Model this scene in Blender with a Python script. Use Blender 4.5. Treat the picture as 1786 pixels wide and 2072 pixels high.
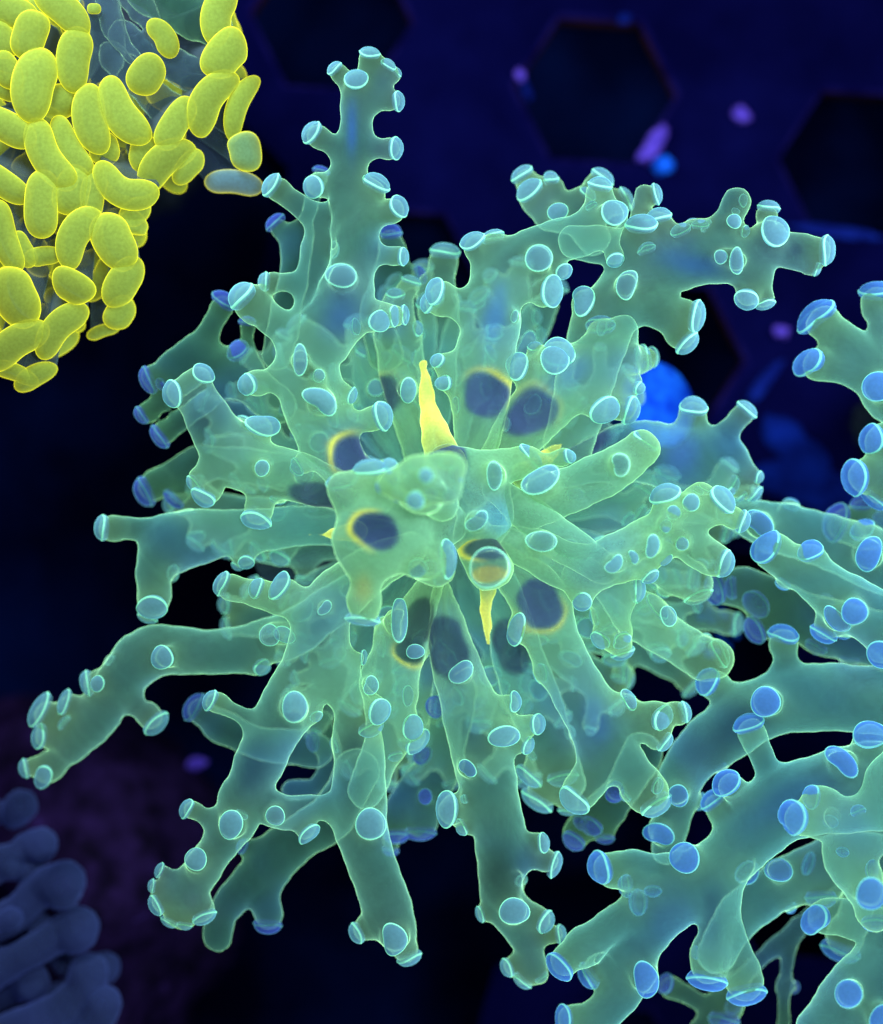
import bpy, math, random
import numpy as np
from mathutils import Vector, Matrix, noise

random.seed(7)
rng = np.random.default_rng(7)
scene = bpy.context.scene
for o in list(bpy.data.objects):
    bpy.data.objects.remove(o, do_unlink=True)
col = scene.collection
scene.unit_settings.scale_length = 0.01          # one unit is a centimetre

# ------------------------------------------------------------------ camera
CAM_H = 30.0                                     # camera height over the focus plane (cm)
W_PX, H_PX = 1786.0, 2072.0                      # survey grid of the place, 100 steps = 1 cm at z = 0
cam_d = bpy.data.cameras.new('camera')
cam = bpy.data.objects.new('camera', cam_d)
col.objects.link(cam)
cam.location = (0, 0, CAM_H)
cam.rotation_euler = (0, 0, 0)
cam_d.sensor_fit = 'HORIZONTAL'
cam_d.sensor_width = 36.0
cam_d.lens = 36.0 * CAM_H / (W_PX / 100.0)
cam_d.clip_start = 0.1
cam_d.clip_end = 500
cam_d.dof.use_dof = True
cam_d.dof.focus_distance = CAM_H - 0.55
cam_d.dof.aperture_fstop = 0.047
scene.camera = cam

# ------------------------------------------------------------------ world (dim blue tank room)
world = bpy.data.worlds.new('World')
scene.world = world
world.use_nodes = True
bgn = world.node_tree.nodes['Background']
bgn.inputs[0].default_value = (0.05, 0.10, 0.42, 1)
bgn.inputs[1].default_value = 0.14

# ------------------------------------------------------------------ aquarium lamp and added side lamps
def area_lamp(name, loc, target, size, power, color):
    d = bpy.data.lights.new(name, 'AREA')
    d.shape = 'DISK'
    d.size = size
    d.energy = power * 1.0
    d.color = color
    o = bpy.data.objects.new(name, d)
    col.objects.link(o)
    o.location = loc
    v = Vector(target) - Vector(loc)
    o.rotation_euler = v.to_track_quat('-Z', 'Y').to_euler()
    return o
area_lamp('aquarium_or_rim_lamp', (2.0, 4.0, 17.0), (0.6, 0.5, 0), 6.0, 3000, (0.76, 0.94, 1.0))
for lx, ly, lz, lp in ((14, 6, 9, 2900), (-9, 14, 9, 2900), (7, -15, 8, 1300)):  # low side lamps out of view, added to brighten the coral rims
    area_lamp('aquarium_or_rim_lamp', (lx, ly, lz), (lx * 0.1, ly * 0.1, 0), 6.0, lp, (0.78, 0.94, 1.0))

# ------------------------------------------------------------------ render settings
scene.view_settings.view_transform = 'Standard'
scene.view_settings.look = 'None'
scene.view_settings.exposure = 0.0
scene.view_settings.gamma = 1.0
scene.view_settings.use_curve_mapping = False
cy = scene.cycles
cy.max_bounces = 3
cy.diffuse_bounces = 1
cy.transmission_bounces = 1
cy.glossy_bounces = 0
cy.use_adaptive_sampling = True
cy.adaptive_threshold = 0.02
cy.transparent_max_bounces = 20
cy.use_denoising = True
cy.caustics_reflective = False
cy.caustics_refractive = False

# ------------------------------------------------------------------ helpers
def P(px, py, z=0.0):
    """survey grid position (px, py) at height z (grid steps) -> world point in cm"""
    s = (CAM_H - z / 100.0) / CAM_H
    return np.array([(px - W_PX / 2) / 100.0 * s, -(py - H_PX / 2) / 100.0 * s, z / 100.0])
def R(r, z=0.0):
    return r / 100.0 * (CAM_H - z / 100.0) / CAM_H

def lin(r, g, b):
    f = lambda c: (c / 255.0 / 12.92) if c / 255.0 <= 0.04045 else ((c / 255.0 + 0.055) / 1.055) ** 2.4
    return np.array([f(r), f(g), f(b)])

def thing(name, label, cat, loc, group=None, kind=None):
    o = bpy.data.objects.new(name, None)
    col.objects.link(o)
    o.location = loc
    o.empty_display_size = 0.3
    tag(o, label, cat, group, kind)
    return o
def tag(o, label=None, cat=None, group=None, kind=None):
    if label: o['label'] = label
    if cat: o['category'] = cat
    if group: o['group'] = group
    if kind: o['kind'] = kind
    return o

def mesh_obj(name, verts, faces, mat, parent=None, colors=None, smooth=True):
    me = bpy.data.meshes.new(name)
    verts = np.asarray(verts, dtype=np.float32)
    if isinstance(faces, np.ndarray) and len(faces):
        k = faces.shape[1]
        me.vertices.add(len(verts))
        me.vertices.foreach_set('co', verts.ravel())
        me.loops.add(faces.size)
        me.loops.foreach_set('vertex_index', faces.astype(np.int32).ravel())
        me.polygons.add(len(faces))
        me.polygons.foreach_set('loop_start', np.arange(0, faces.size, k, dtype=np.int32))
        me.polygons.foreach_set('loop_total', np.full(len(faces), k, dtype=np.int32))
        me.update(calc_edges=True)
    else:
        me.from_pydata([tuple(map(float, v)) for v in verts], [], faces)
        me.update()
    if smooth:
        me.polygons.foreach_set('use_smooth', np.ones(len(me.polygons), dtype=bool))
    if colors is not None:
        a = me.color_attributes.new('Col', 'FLOAT_COLOR', 'POINT')
        a.data.foreach_set('color', np.asarray(colors, dtype=np.float32).ravel())
    if mat is not None:
        me.materials.append(mat)
    o = bpy.data.objects.new(name, me)
    col.objects.link(o)
    if parent is not None:
        o.parent = parent
        o.matrix_parent_inverse = Matrix.Translation(-parent.location)      # parts are modelled in world place
    return o

# ------------------------------------------------------------------ materials
def new_mat(name):
    m = bpy.data.materials.new(name)
    m.use_nodes = True
    m.node_tree.nodes.clear()
    return m, m.node_tree.nodes, m.node_tree.links

def math_node(nt, op, a, b=None, clamp=False):
    n = nt.nodes.new('ShaderNodeMath')
    n.operation = op
    n.use_clamp = clamp
    for i, v in enumerate((a, b)):
        if v is None: continue
        if isinstance(v, (int, float)): n.inputs[i].default_value = v
        else: nt.links.new(v, n.inputs[i])
    return n.outputs[0]

def tissue(name, glow=0.35, sheen=0.5, sheen_rough=0.3, transl=0.4, speck=0.05, rim=(0.55, 0.85, 0.35), skin=0.2, pmax=2.4, rimmix=0.35, excite=1.2):
    """thin fluorescent membrane: vertex colour = pigment, its alpha = optical density of the skin"""
    m, N, L = new_mat(name)
    nt = m.node_tree
    out = N.new('ShaderNodeOutputMaterial')
    at = N.new('ShaderNodeAttribute'); at.attribute_name = 'Col'
    tc = N.new('ShaderNodeTexCoord')
    fine = N.new('ShaderNodeTexNoise'); fine.inputs['Scale'].default_value = 16; fine.inputs['Detail'].default_value = 2
    L.new(tc.outputs['Object'], fine.inputs['Vector'])
    mr2 = N.new('ShaderNodeMapRange'); mr2.inputs['From Min'].default_value = 0.3; mr2.inputs['From Max'].default_value = 0.7
    mr2.inputs['To Min'].default_value = 1 - speck; mr2.inputs['To Max'].default_value = 1 + speck
    L.new(fine.outputs['Fac'], mr2.inputs['Value'])
    hsv = N.new('ShaderNodeVectorMath'); hsv.operation = 'SCALE'
    L.new(at.outputs['Color'], hsv.inputs[0]); L.new(mr2.outputs[0], hsv.inputs['Scale'])
    df = N.new('ShaderNodeBsdfDiffuse'); L.new(hsv.outputs[0], df.inputs['Color'])
    tr = N.new('ShaderNodeBsdfTranslucent'); L.new(hsv.outputs[0], tr.inputs['Color'])
    mx = N.new('ShaderNodeMixShader'); mx.inputs[0].default_value = transl
    L.new(df.outputs[0], mx.inputs[1]); L.new(tr.outputs[0], mx.inputs[2])
    sh = N.new('ShaderNodeBsdfSheen'); sh.inputs['Roughness'].default_value = sheen_rough
    sh.inputs['Color'].default_value = (*rim, 1)                 # yellow-green outer skin catches light at grazing angles
    mx2 = N.new('ShaderNodeMixShader'); mx2.inputs[0].default_value = sheen
    L.new(mx.outputs[0], mx2.inputs[1]); L.new(sh.outputs[0], mx2.inputs[2])
    # skin crossed at an angle: Beer-Lambert opacity, fluorescence grows with the path inside the skin
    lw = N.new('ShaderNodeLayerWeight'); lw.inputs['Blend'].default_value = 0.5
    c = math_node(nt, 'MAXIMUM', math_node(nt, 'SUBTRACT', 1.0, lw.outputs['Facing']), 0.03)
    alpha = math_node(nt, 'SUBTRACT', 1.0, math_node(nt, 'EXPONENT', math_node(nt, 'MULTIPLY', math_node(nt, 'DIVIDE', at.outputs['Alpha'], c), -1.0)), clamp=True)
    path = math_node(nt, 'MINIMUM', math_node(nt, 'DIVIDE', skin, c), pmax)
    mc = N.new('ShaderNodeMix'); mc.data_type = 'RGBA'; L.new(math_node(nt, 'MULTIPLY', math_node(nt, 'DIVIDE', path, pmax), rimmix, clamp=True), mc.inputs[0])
    L.new(hsv.outputs[0], mc.inputs[6]); mc.inputs[7].default_value = (*rim, 1)
    # part of the fluorescence follows the lamp light that reaches the skin
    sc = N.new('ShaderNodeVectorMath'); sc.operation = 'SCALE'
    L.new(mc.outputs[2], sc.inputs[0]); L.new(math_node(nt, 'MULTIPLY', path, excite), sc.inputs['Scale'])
    fd = N.new('ShaderNodeBsdfDiffuse'); L.new(sc.outputs[0], fd.inputs['Color'])
    ft = N.new('ShaderNodeBsdfTranslucent'); L.new(sc.outputs[0], ft.inputs['Color'])
    fm = N.new('ShaderNodeMixShader'); fm.inputs[0].default_value = 0.5
    L.new(fd.outputs[0], fm.inputs[1]); L.new(ft.outputs[0], fm.inputs[2])
    lit = N.new('ShaderNodeAddShader'); L.new(mx2.outputs[0], lit.inputs[0]); L.new(fm.outputs[0], lit.inputs[1])
    tp = N.new('ShaderNodeBsdfTransparent')
    mx3 = N.new('ShaderNodeMixShader')
    L.new(alpha, mx3.inputs[0]); L.new(tp.outputs[0], mx3.inputs[1]); L.new(lit.outputs[0], mx3.inputs[2])
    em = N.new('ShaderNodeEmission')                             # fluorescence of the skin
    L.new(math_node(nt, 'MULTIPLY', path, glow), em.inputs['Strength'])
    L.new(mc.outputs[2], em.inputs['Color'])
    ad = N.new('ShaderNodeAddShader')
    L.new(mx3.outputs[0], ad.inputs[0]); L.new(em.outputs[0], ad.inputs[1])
    L.new(ad.outputs[0], out.inputs['Surface'])
    m.use_transparent_shadow = False
    m.cycles.emission_sampling = 'NONE'
    return m

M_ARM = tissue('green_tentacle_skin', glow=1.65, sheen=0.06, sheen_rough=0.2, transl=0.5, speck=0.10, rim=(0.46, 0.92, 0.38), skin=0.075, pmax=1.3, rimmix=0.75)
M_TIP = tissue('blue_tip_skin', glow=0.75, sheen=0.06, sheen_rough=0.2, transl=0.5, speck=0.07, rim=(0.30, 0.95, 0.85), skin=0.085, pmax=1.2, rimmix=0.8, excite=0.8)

# ------------------------------------------------------------------ implicit surface -> mesh
CORN = np.array([[i, j, k] for i in (0, 1) for j in (0, 1) for k in (0, 1)])
EDGES = [(a, b) for a in range(8) for b in range(a + 1, 8) if np.abs(CORN[a] - CORN[b]).sum() == 1]
def surface_nets(f, org, h):
    ins = f < 0
    nx, ny, nz = f.shape
    cnt = np.zeros((nx - 1, ny - 1, nz - 1), dtype=np.uint8)
    for c in CORN:
        cnt += ins[c[0]:nx - 1 + c[0], c[1]:ny - 1 + c[1], c[2]:nz - 1 + c[2]]
    act = (cnt > 0) & (cnt < 8)
    I, J, K = np.nonzero(act)
    n = len(I)
    if n == 0:
        return np.zeros((0, 3)), np.zeros((0, 4), dtype=np.int64)
    idx = np.full(act.shape, -1, dtype=np.int64)
    idx[I, J, K] = np.arange(n)
    fv = np.stack([f[I + c[0], J + c[1], K + c[2]] for c in CORN], 1)
    pos = np.zeros((n, 3)); w = np.zeros(n)
    for a, b in EDGES:
        fa, fb = fv[:, a], fv[:, b]
        mk = (fa < 0) != (fb < 0)
        t = np.where(mk, fa / np.where(mk, fa - fb, 1), 0)
        p = CORN[a] + (CORN[b] - CORN[a]) * t[:, None]
        pos += p * mk[:, None]; w += mk
    pos /= w[:, None]
    V = (pos + np.stack([I, J, K], 1)) * h + org
    quads = []
    for ax in range(3):
        sl0 = [slice(None)] * 3; sl1 = [slice(None)] * 3
        sl0[ax] = slice(0, -1); sl1[ax] = slice(1, None)
        a = ins[tuple(sl0)]; b = ins[tuple(sl1)]
        E = np.argwhere(a != b)
        o1, o2 = (ax + 1) % 3, (ax + 2) % 3
        ok = (E[:, o1] > 0) & (E[:, o2] > 0) & (E[:, o1] < f.shape[o1] - 1) & (E[:, o2] < f.shape[o2] - 1)
        E = E[ok]
        d1 = np.zeros(3, int); d1[o1] = 1
        d2 = np.zeros(3, int); d2[o2] = 1
        g = lambda e: idx[e[:, 0], e[:, 1], e[:, 2]]
        q = np.stack([g(E - d1 - d2), g(E - d2), g(E), g(E - d1)], 1)
        flip = ~ins[E[:, 0], E[:, 1], E[:, 2]]
        q[flip] = q[flip][:, ::-1]
        quads.append(q)
    return V, np.concatenate(quads)

def build_field(chains, h, k, wav=0.028):
    """chains: lists of (a, b, ra, rb) round cones; chains are blended with a smooth minimum of width k"""
    allp = [p for c in chains for p in c]
    A = np.array([p[0] for p in allp]); B = np.array([p[1] for p in allp])
    rm = np.array([max(p[2], p[3]) for p in allp])[:, None]
    lo = np.minimum(A, B) - rm - 3 * h; hi = np.maximum(A, B) + rm + 3 * h
    org = lo.min(0) - 2 * h
    dims = np.ceil((hi.max(0) - org) / h).astype(int) + 3
    f = np.full(dims, 9.0, dtype=np.float32)
    ax = [org[i] + h * np.arange(dims[i], dtype=np.float32) for i in range(3)]
    for c in chains:
        m = max(max(p[2], p[3]) for p in c) + k + 3 * h
        cl = np.min([np.minimum(p[0], p[1]) for p in c], 0) - m; cu = np.max([np.maximum(p[0], p[1]) for p in c], 0) + m
        L0 = np.maximum(((cl - org) / h).astype(int), 0); U0 = np.minimum(((cu - org) / h).astype(int) + 2, dims)
        g = np.full(U0 - L0, 9.0, dtype=np.float32)
        for a, b, r0, r1 in c:
            m = max(r0, r1) + k + 3 * h
            l = np.maximum(((np.minimum(a, b) - m - org) / h).astype(int), L0)
            u = np.minimum(((np.maximum(a, b) + m - org) / h).astype(int) + 2, U0)
            X = ax[0][l[0]:u[0], None, None]; Y = ax[1][None, l[1]:u[1], None]; Z = ax[2][None, None, l[2]:u[2]]
            d = b - a
            dd = max(float(d @ d), 1e-9)
            t = np.clip(((X - a[0]) * d[0] + (Y - a[1]) * d[1] + (Z - a[2]) * d[2]) / dd, 0, 1)
            q = np.sqrt((X - a[0] - t * d[0]) ** 2 + (Y - a[1] - t * d[1]) ** 2 + (Z - a[2] - t * d[2]) ** 2)
            q = q - (r0 + (r1 - r0) * t)
            sl = tuple(slice(l[i] - L0[i], u[i] - L0[i]) for i in range(3))
            g[sl] = np.minimum(g[sl], q)
        sl = tuple(slice(L0[i], U0[i]) for i in range(3))
        s = f[sl]
        hh = np.maximum(k - np.abs(s - g), 0) / k
        f[sl] = np.minimum(s, g) - hh * hh * k * 0.25
    if wav:
        X = ax[0][:, None, None]; Y = ax[1][None, :, None]; Z = ax[2][None, None, :]
        f += wav * (np.sin(3.1 * X + 1.3 * Y + 0.5) * np.sin(2.7 * Y - 1.1 * Z) + 0.6 * np.sin(6.3 * Y + 2.1 * X) * np.sin(5.7 * X + 3 * Z + 1) + 0.35 * np.sin(15 * X + 6 * Z) * np.sin(14 * Y + 5 * X))
    return f, org

def spline(w, n=5):
    """Catmull-Rom through rows of (x, y, z, r)"""
    w = np.asarray(w, dtype=float)
    if len(w) < 3: return w
    q = np.vstack([2 * w[0] - w[1], w, 2 * w[-1] - w[-2]])
    out = []
    for i in range(1, len(q) - 2):
        p0, p1, p2, p3 = q[i - 1:i + 3]
        for t in np.linspace(0, 1, n, endpoint=False):
            out.append(0.5 * (2 * p1 + (p2 - p0) * t + (2 * p0 - 5 * p1 + 4 * p2 - p3) * t * t + (3 * p1 - p0 - 3 * p2 + p3) * t ** 3))
    out.append(q[-2])
    out = np.array(out); out[:, 3] = np.maximum(out[:, 3], 0.03)
    return out
def seg_chain(pts):
    w = spline([np.append(P(x, y, z), R(r, z)) for x, y, z, r in pts])
    return [(w[i][:3], w[i + 1][:3], w[i][3], w[i + 1][3]) for i in range(len(w) - 1)]

def nearest_axis(prims, p):
    """nearest axis point in plan view"""
    best = None
    for a, b, r0, r1 in prims:
        d = (b - a)[:2]; dd = max(float(d @ d), 1e-9)
        t = min(max(float((p[:2] - a[:2]) @ d) / dd, 0), 1)
        q = a + (b - a) * t
        e = np.hypot(*(q - p)[:2]) - (r0 + (r1 - r0) * t)
        if best is None or e < best[0]:
            best = (e, q, r0 + (r1 - r0) * t)
    return best[1], best[2]

def surf_z(prims, p):
    z = -99.0
    for a, b, r0, r1 in prims:
        d = (b - a)[:2]; dd = max(float(d @ d), 1e-9)
        t = min(max(float((p[:2] - a[:2]) @ d) / dd, 0), 1)
        q = a + (b - a) * t; r = r0 + (r1 - r0) * t
        e2 = float(((q - p)[:2] ** 2).sum())
        if e2 < r * r:
            z = max(z, q[2] + math.sqrt(r * r - e2))
    return z

CAP_RINGS = [(-0.40, 0.80, 0), (-0.22, 0.93, 0), (-0.09, 0.985, .1), (-0.02, 1.0, .9), (0.03, 0.99, 1), (0.055, 0.955, 1), (0.072, 0.925, .06), (0.19, 0.875, 0), (0.33, 0.755, 0), (0.45, 0.58, 0), (0.53, 0.37, 0), (0.56, 0.17, 0)]
def cap_mesh(t, d, r, asp, bend, tipcol, rimcol, dens, rot=0.0, dome=1.0, notch=0.0, nseg=28):
    d = d / np.linalg.norm(d)
    ref = np.array([1.0, 0, 0]) if abs(d[0]) < 0.85 else np.array([0, 1.0, 0])
    e1 = ref - d * (ref @ d); e1 /= np.linalg.norm(e1)
    e2 = np.cross(d, e1)
    c, s = math.cos(rot), math.sin(rot)
    e1, e2 = e1 * c + e2 * s, e2 * c - e1 * s
    V, C = [], []
    th = np.linspace(0, 2 * math.pi, nseg, endpoint=False)
    ph = random.uniform(0, 6.28)
    rip = 1 + 0.035 * np.sin(2 * th + ph) + 0.025 * np.sin(3 * th + 1.7 * ph)
    if notch:
        rip = rip * (1 - notch * np.exp(-((np.abs((th - math.pi / 2 + math.pi) % (2 * math.pi) - math.pi)) / 0.55) ** 2))
    wob = 0.07 * np.sin(2 * th + 2.1 * ph) + 0.04 * np.sin(3 * th + ph)     # the lip does not run straight
    for i, (hh, rr, rim) in enumerate(CAP_RINGS):
        u = np.cos(th) * rr * rip * r * asp
        v = np.sin(th) * rr * rip * r / asp + bend * r * (np.cos(th) * rr) ** 2
        ax = hh * r * (dome if hh > 0 else 1.0) + wob * r * max(0, 1 - abs(hh) / 0.4) * 0.7
        V.append(t + d * ax[:, None] + e1 * u[:, None] + e2 * v[:, None])
        cc = tipcol * (1 - rim) + rimcol * rim
        dn = dens * (1 - rim) + max(dens, 1.6) * rim
        if hh < -0.1:
            dn *= 0.25
        C.append(np.tile(np.append(cc, dn), (nseg, 1)))
    V.append((t + d * (0.56 * r * dome) + e2 * 0.0)[None]); C.append(np.append(tipcol, dens)[None])
    V = np.concatenate(V); C = np.concatenate(C)
    F = []
    nr = len(CAP_RINGS)
    for i in range(nr - 1):
        for j in range(nseg):
            k2 = (j + 1) % nseg
            F.append((i * nseg + j, i * nseg + k2, (i + 1) * nseg + k2, (i + 1) * nseg + j))
    for j in range(nseg):
        F.append(((nr - 1) * nseg + j, (nr - 1) * nseg + (j + 1) % nseg, nr * nseg))
    return V, F, C

PAL = {
    'main': dict(body=lin(88, 164, 160), warm=lin(150, 204, 126), tip=lin(120, 175, 205), rim=lin(165, 245, 205) * 1.5, dens=0.3),
    'right': dict(body=lin(84, 164, 174), warm=lin(140, 200, 115), tip=lin(84, 138, 232), rim=lin(140, 225, 215) * 1.25, dens=0.28),
    'deep': dict(body=lin(56, 120, 122), warm=lin(96, 160, 96), tip=lin(75, 95, 210), rim=lin(110, 180, 190), dens=0.26),  # deep arms: dimming by the water is put into these colours
}
CEN = P(885, 1050, 0)
def tentacle(parent, trunks, tips=(), pal='main', k=0.26, h=0.055, spots=(), dens=None, name='tentacle', warm=None, mat=None, extra=0):
    """trunks: list of chains of (x, y, z, r); tips: (x, y, r, base x, base y, dz[, options])"""
    pl = PAL[pal]
    if trunks and not isinstance(trunks[0], list):
        trunks = [trunks]
    body = []
    chains = [seg_chain(c) for c in trunks]
    for c in chains:
        body += c
    caps = []
    tips = list(tips)
    for _ in range(extra):                          # small side knobs on the shaded side of the arm
        c = random.choice(trunks)
        i = random.randrange(1 if len(c) < 4 else 2, len(c))
        u = random.random()
        ax_, ay_, az_, ar_ = [c[i][q] * u + c[i - 1][q] * (1 - u) for q in range(4)]
        dx, dy = c[i][0] - c[i - 1][0], c[i][1] - c[i - 1][1]
        ll = math.hypot(dx, dy) + 1e-6
        sg = random.choice((-1, 1)) * (ar_ * random.uniform(0.75, 1.0) + 10)
        tips.append((ax_ - dy / ll * sg, ay_ + dx / ll * sg, random.uniform(12, 21), ax_, ay_, -random.uniform(15, 55) , {'dens': .6}))
    for tp in tips:
        x, y, r, bx, by, dz = tp[:6]
        op = tp[6] if len(tp) > 6 else {}
        z0 = op.get('z')
        q, rq = nearest_axis(body, P(bx, by, 0))
        zb = q[2] * 100
        q, rq = nearest_axis(body, P(bx, by, zb))
        zb = q[2] * 100
        b = P(bx, by, zb)
        off = b - q; lo = np.hypot(*off[:2])
        if lo > 0.55 * rq:
            b = q + off * (0.55 * rq / lo)
        zt = zb + dz if z0 is None else z0
        t = P(x, y, zt)
        if dz >= 20 and z0 is None:
            sz = surf_z(body, t)
            if sz > -50:
                zt = max(zt, sz * 100 + 1.0 * r + 8)
                t = P(x, y, zt)
        if np.hypot(*(t - b)[:2]) < 0.6 * R(r):      # stands straight up on the arm
            b = b * 0.6 + np.array([t[0], t[1], b[2]]) * 0.4
        rw = R(r, zt)
        d = t - b; ln = np.linalg.norm(d); d = d / ln
        br = R(op['br'], zt) if 'br' in op else rw * 0.86
        mid = b + d * ln * 0.55
        if 'via' in op:
            vx, vy, vz = op['via']
            mid = P(vx, vy, vz); d = t - mid; d /= np.linalg.norm(d)
        dcap = d + np.array([0, 0, op.get('up', 0.30)]); dcap /= np.linalg.norm(dcap)   # ends bend up to the light
        e = t - dcap * rw * 0.70
        e2 = t - dcap * rw * 1.05
        w = spline([np.append(b, br * 1.06), np.append(mid, br * 0.93), np.append(e2, rw * 0.91), np.append(e, rw * 0.95)], 4)
        chains.append([(w[i][:3], w[i + 1][:3], w[i][3], w[i + 1][3]) for i in range(len(w) - 1)])
        caps.append((t, dcap, rw, op))
    f, org = build_field(chains, h, k)
    for sp in spots:                                # hollows open in the skin
        if sp[6] > 0.6:
            x, y, rx, ry = sp[:4]
            sz = surf_z(body, P(x, y, body[len(body) // 2][0][2] * 100))
            if sz < -50: continue
            rho = R(1.2 * min(rx, ry), sz * 100)
            c = P(x, y, sz * 100) + np.array([0, 0, 0.5 * rho])
            gx = [org[i] + h * np.arange(f.shape[i]) for i in range(3)]
            dist = np.sqrt((gx[0][:, None, None] - c[0]) ** 2 + (gx[1][None, :, None] - c[1]) ** 2 + (gx[2][None, None, :] - c[2]) ** 2) - rho
            q = np.maximum(0.12 - np.abs(f + dist), 0) / 0.12
            f = np.maximum(f, -dist) + q * q * 0.03
    V, F = surface_nets(f.astype(np.float32), org, h)
    # pigment; the spots add painted light and shade
    n = len(V)
    dc = np.linalg.norm((V - CEN) * [1, 1, 0.6], axis=1)
    wr = np.clip(1.25 - dc / 4.5, 0, 1) * 0.48 + 0.14 if warm is None else np.full(n, warm)
    m1 = 0.5 + 0.5 * np.sin(2.3 * V[:, 0] + 1.9 * np.sin(1.7 * V[:, 1])) * np.sin(1.9 * V[:, 1] + 0.9 * V[:, 2] + 2)
    wr = np.clip(wr + (m1 - 0.5) * 0.22, 0, 1)
    bl = np.sin(1.5 * V[:, 0] + 0.7 * V[:, 1] + 0.4) * np.sin(1.1 * V[:, 1] - 0.8 * V[:, 0] + 1.9) + 0.5 * np.sin(3.3 * V[:, 0] - 1.3) * np.sin(3.7 * V[:, 1] + V[:, 2])
    bl = (np.clip(bl, 0, 1) ** 1.3 * (0.55 if pal != 'dull' else 0))[:, None]
    C = pl['body'] * (1 - bl) + lin(62, 128, 205) * bl                # blue blotches of the inner tissue
    C = C * (1 - wr[:, None]) + pl['warm'] * wr[:, None]
    D = np.full(n, dens if dens is not None else pl['dens']) * (0.8 + 0.4 * m1)
    if pal == 'main':                               # stretched arm ends are thinner skinned
        D = D * np.clip(1.55 - dc / 7.0, 0.5, 1.3)
    for t, d, rw, op in caps:                       # stalks get yellower and denser towards the lip
        e = np.linalg.norm(V - t, axis=1)
        g = np.exp(-(e / (1.7 * rw)) ** 2)[:, None]
        C = C * (1 - 0.5 * g) + pl['warm'] * 0.5 * g
    for sp in spots:                                # paints shaded insides of the hollow stem with yellow lit edges, and blue streaks
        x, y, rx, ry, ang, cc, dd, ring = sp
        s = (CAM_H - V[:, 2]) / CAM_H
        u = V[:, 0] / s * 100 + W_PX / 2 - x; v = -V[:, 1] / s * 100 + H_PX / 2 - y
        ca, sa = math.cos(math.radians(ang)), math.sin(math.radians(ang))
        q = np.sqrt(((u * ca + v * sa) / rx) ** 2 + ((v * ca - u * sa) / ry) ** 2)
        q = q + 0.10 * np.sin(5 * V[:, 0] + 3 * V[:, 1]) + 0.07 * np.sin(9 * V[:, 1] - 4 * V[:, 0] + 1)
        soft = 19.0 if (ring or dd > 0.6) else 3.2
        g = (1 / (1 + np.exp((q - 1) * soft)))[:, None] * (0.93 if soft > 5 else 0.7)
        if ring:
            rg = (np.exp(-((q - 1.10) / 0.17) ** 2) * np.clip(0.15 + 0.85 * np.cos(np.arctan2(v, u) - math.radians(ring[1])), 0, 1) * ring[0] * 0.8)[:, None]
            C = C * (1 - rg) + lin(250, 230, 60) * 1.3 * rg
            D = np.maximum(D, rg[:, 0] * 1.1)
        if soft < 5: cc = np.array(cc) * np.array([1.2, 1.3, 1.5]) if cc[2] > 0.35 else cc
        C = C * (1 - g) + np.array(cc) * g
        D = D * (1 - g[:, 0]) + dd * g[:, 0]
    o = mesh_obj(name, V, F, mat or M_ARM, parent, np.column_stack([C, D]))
    for t, d, rw, op in caps:
        odd = random.random() < 0.3 and 'asp' not in op          # some tips are kidney shaped
        asp = op.get('asp', random.uniform(1.1, 1.3) if odd else random.uniform(0.92, 1.1))
        if odd: op = {'notch': random.uniform(0.1, 0.3), 'bend': random.uniform(-.25, .25), 'rot': random.uniform(0, 180), **op}
        v, fc, cc = cap_mesh(t, d, rw, asp, op.get('bend', random.uniform(-0.08, 0.08)), op.get('col', pl['tip']), pl['rim'], op.get('dens', 0.7), math.radians(op.get('rot', 0)), op.get('dome', random.uniform(0.85, 1.15)), op.get('notch', 0))
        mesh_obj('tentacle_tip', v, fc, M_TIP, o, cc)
    return o

# =================================================================== the setting
def noise_mat(name, c1, c2, scale, rough=0.9, detail=6, c3=None, bump=0.3):
    m, N, L = new_mat(name)
    out = N.new('ShaderNodeOutputMaterial')
    tc = N.new('ShaderNodeTexCoord')
    nz = N.new('ShaderNodeTexNoise'); nz.inputs['Scale'].default_value = scale; nz.inputs['Detail'].default_value = detail
    L.new(tc.outputs['Object'], nz.inputs['Vector'])
    cr = N.new('ShaderNodeValToRGB')
    cr.color_ramp.elements[0].position = 0.35; cr.color_ramp.elements[0].color = (*c1, 1)
    cr.color_ramp.elements[1].position = 0.68; cr.color_ramp.elements[1].color = (*c2, 1)
    if c3 is not None:
        e = cr.color_ramp.elements.new(0.76); e.color = (*c3, 1)
    L.new(nz.outputs['Fac'], cr.inputs[0])
    bs = N.new('ShaderNodeBsdfPrincipled'); bs.inputs['Roughness'].default_value = rough
    bs.inputs['Specular IOR Level'].default_value = 0.0
    L.new(cr.outputs[0], bs.inputs['Base Color'])
    bp = N.new('ShaderNodeBump'); bp.inputs['Strength'].default_value = bump; bp.inputs['Distance'].default_value = 0.08
    L.new(nz.outputs['Fac'], bp.inputs['Height']); L.new(bp.outputs[0], bs.inputs['Normal'])
    L.new(bs.outputs[0], out.inputs['Surface'])
    return m
M_RACK = noise_mat('indigo_rack_plastic', (0.0010, 0.0012, 0.024), (0.0022, 0.0024, 0.044), 0.5, 0.85, bump=0.15)
M_LIP = noise_mat('rack_edge_highlight', (0.0020, 0.0014, 0.035), (0.009, 0.006, 0.080), 1.6, 0.7)  # highlight along the hole rims, painted as a lighter edge colour
M_FLOOR = noise_mat('dark_tank_floor', (0.0006, 0.0010, 0.010), (0.0014, 0.006, 0.050), 0.22, 0.95)
M_WALLR = noise_mat('brown_coralline_film', (0.010, 0.004, 0.010), (0.050, 0.014, 0.012), 0.8)

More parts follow.
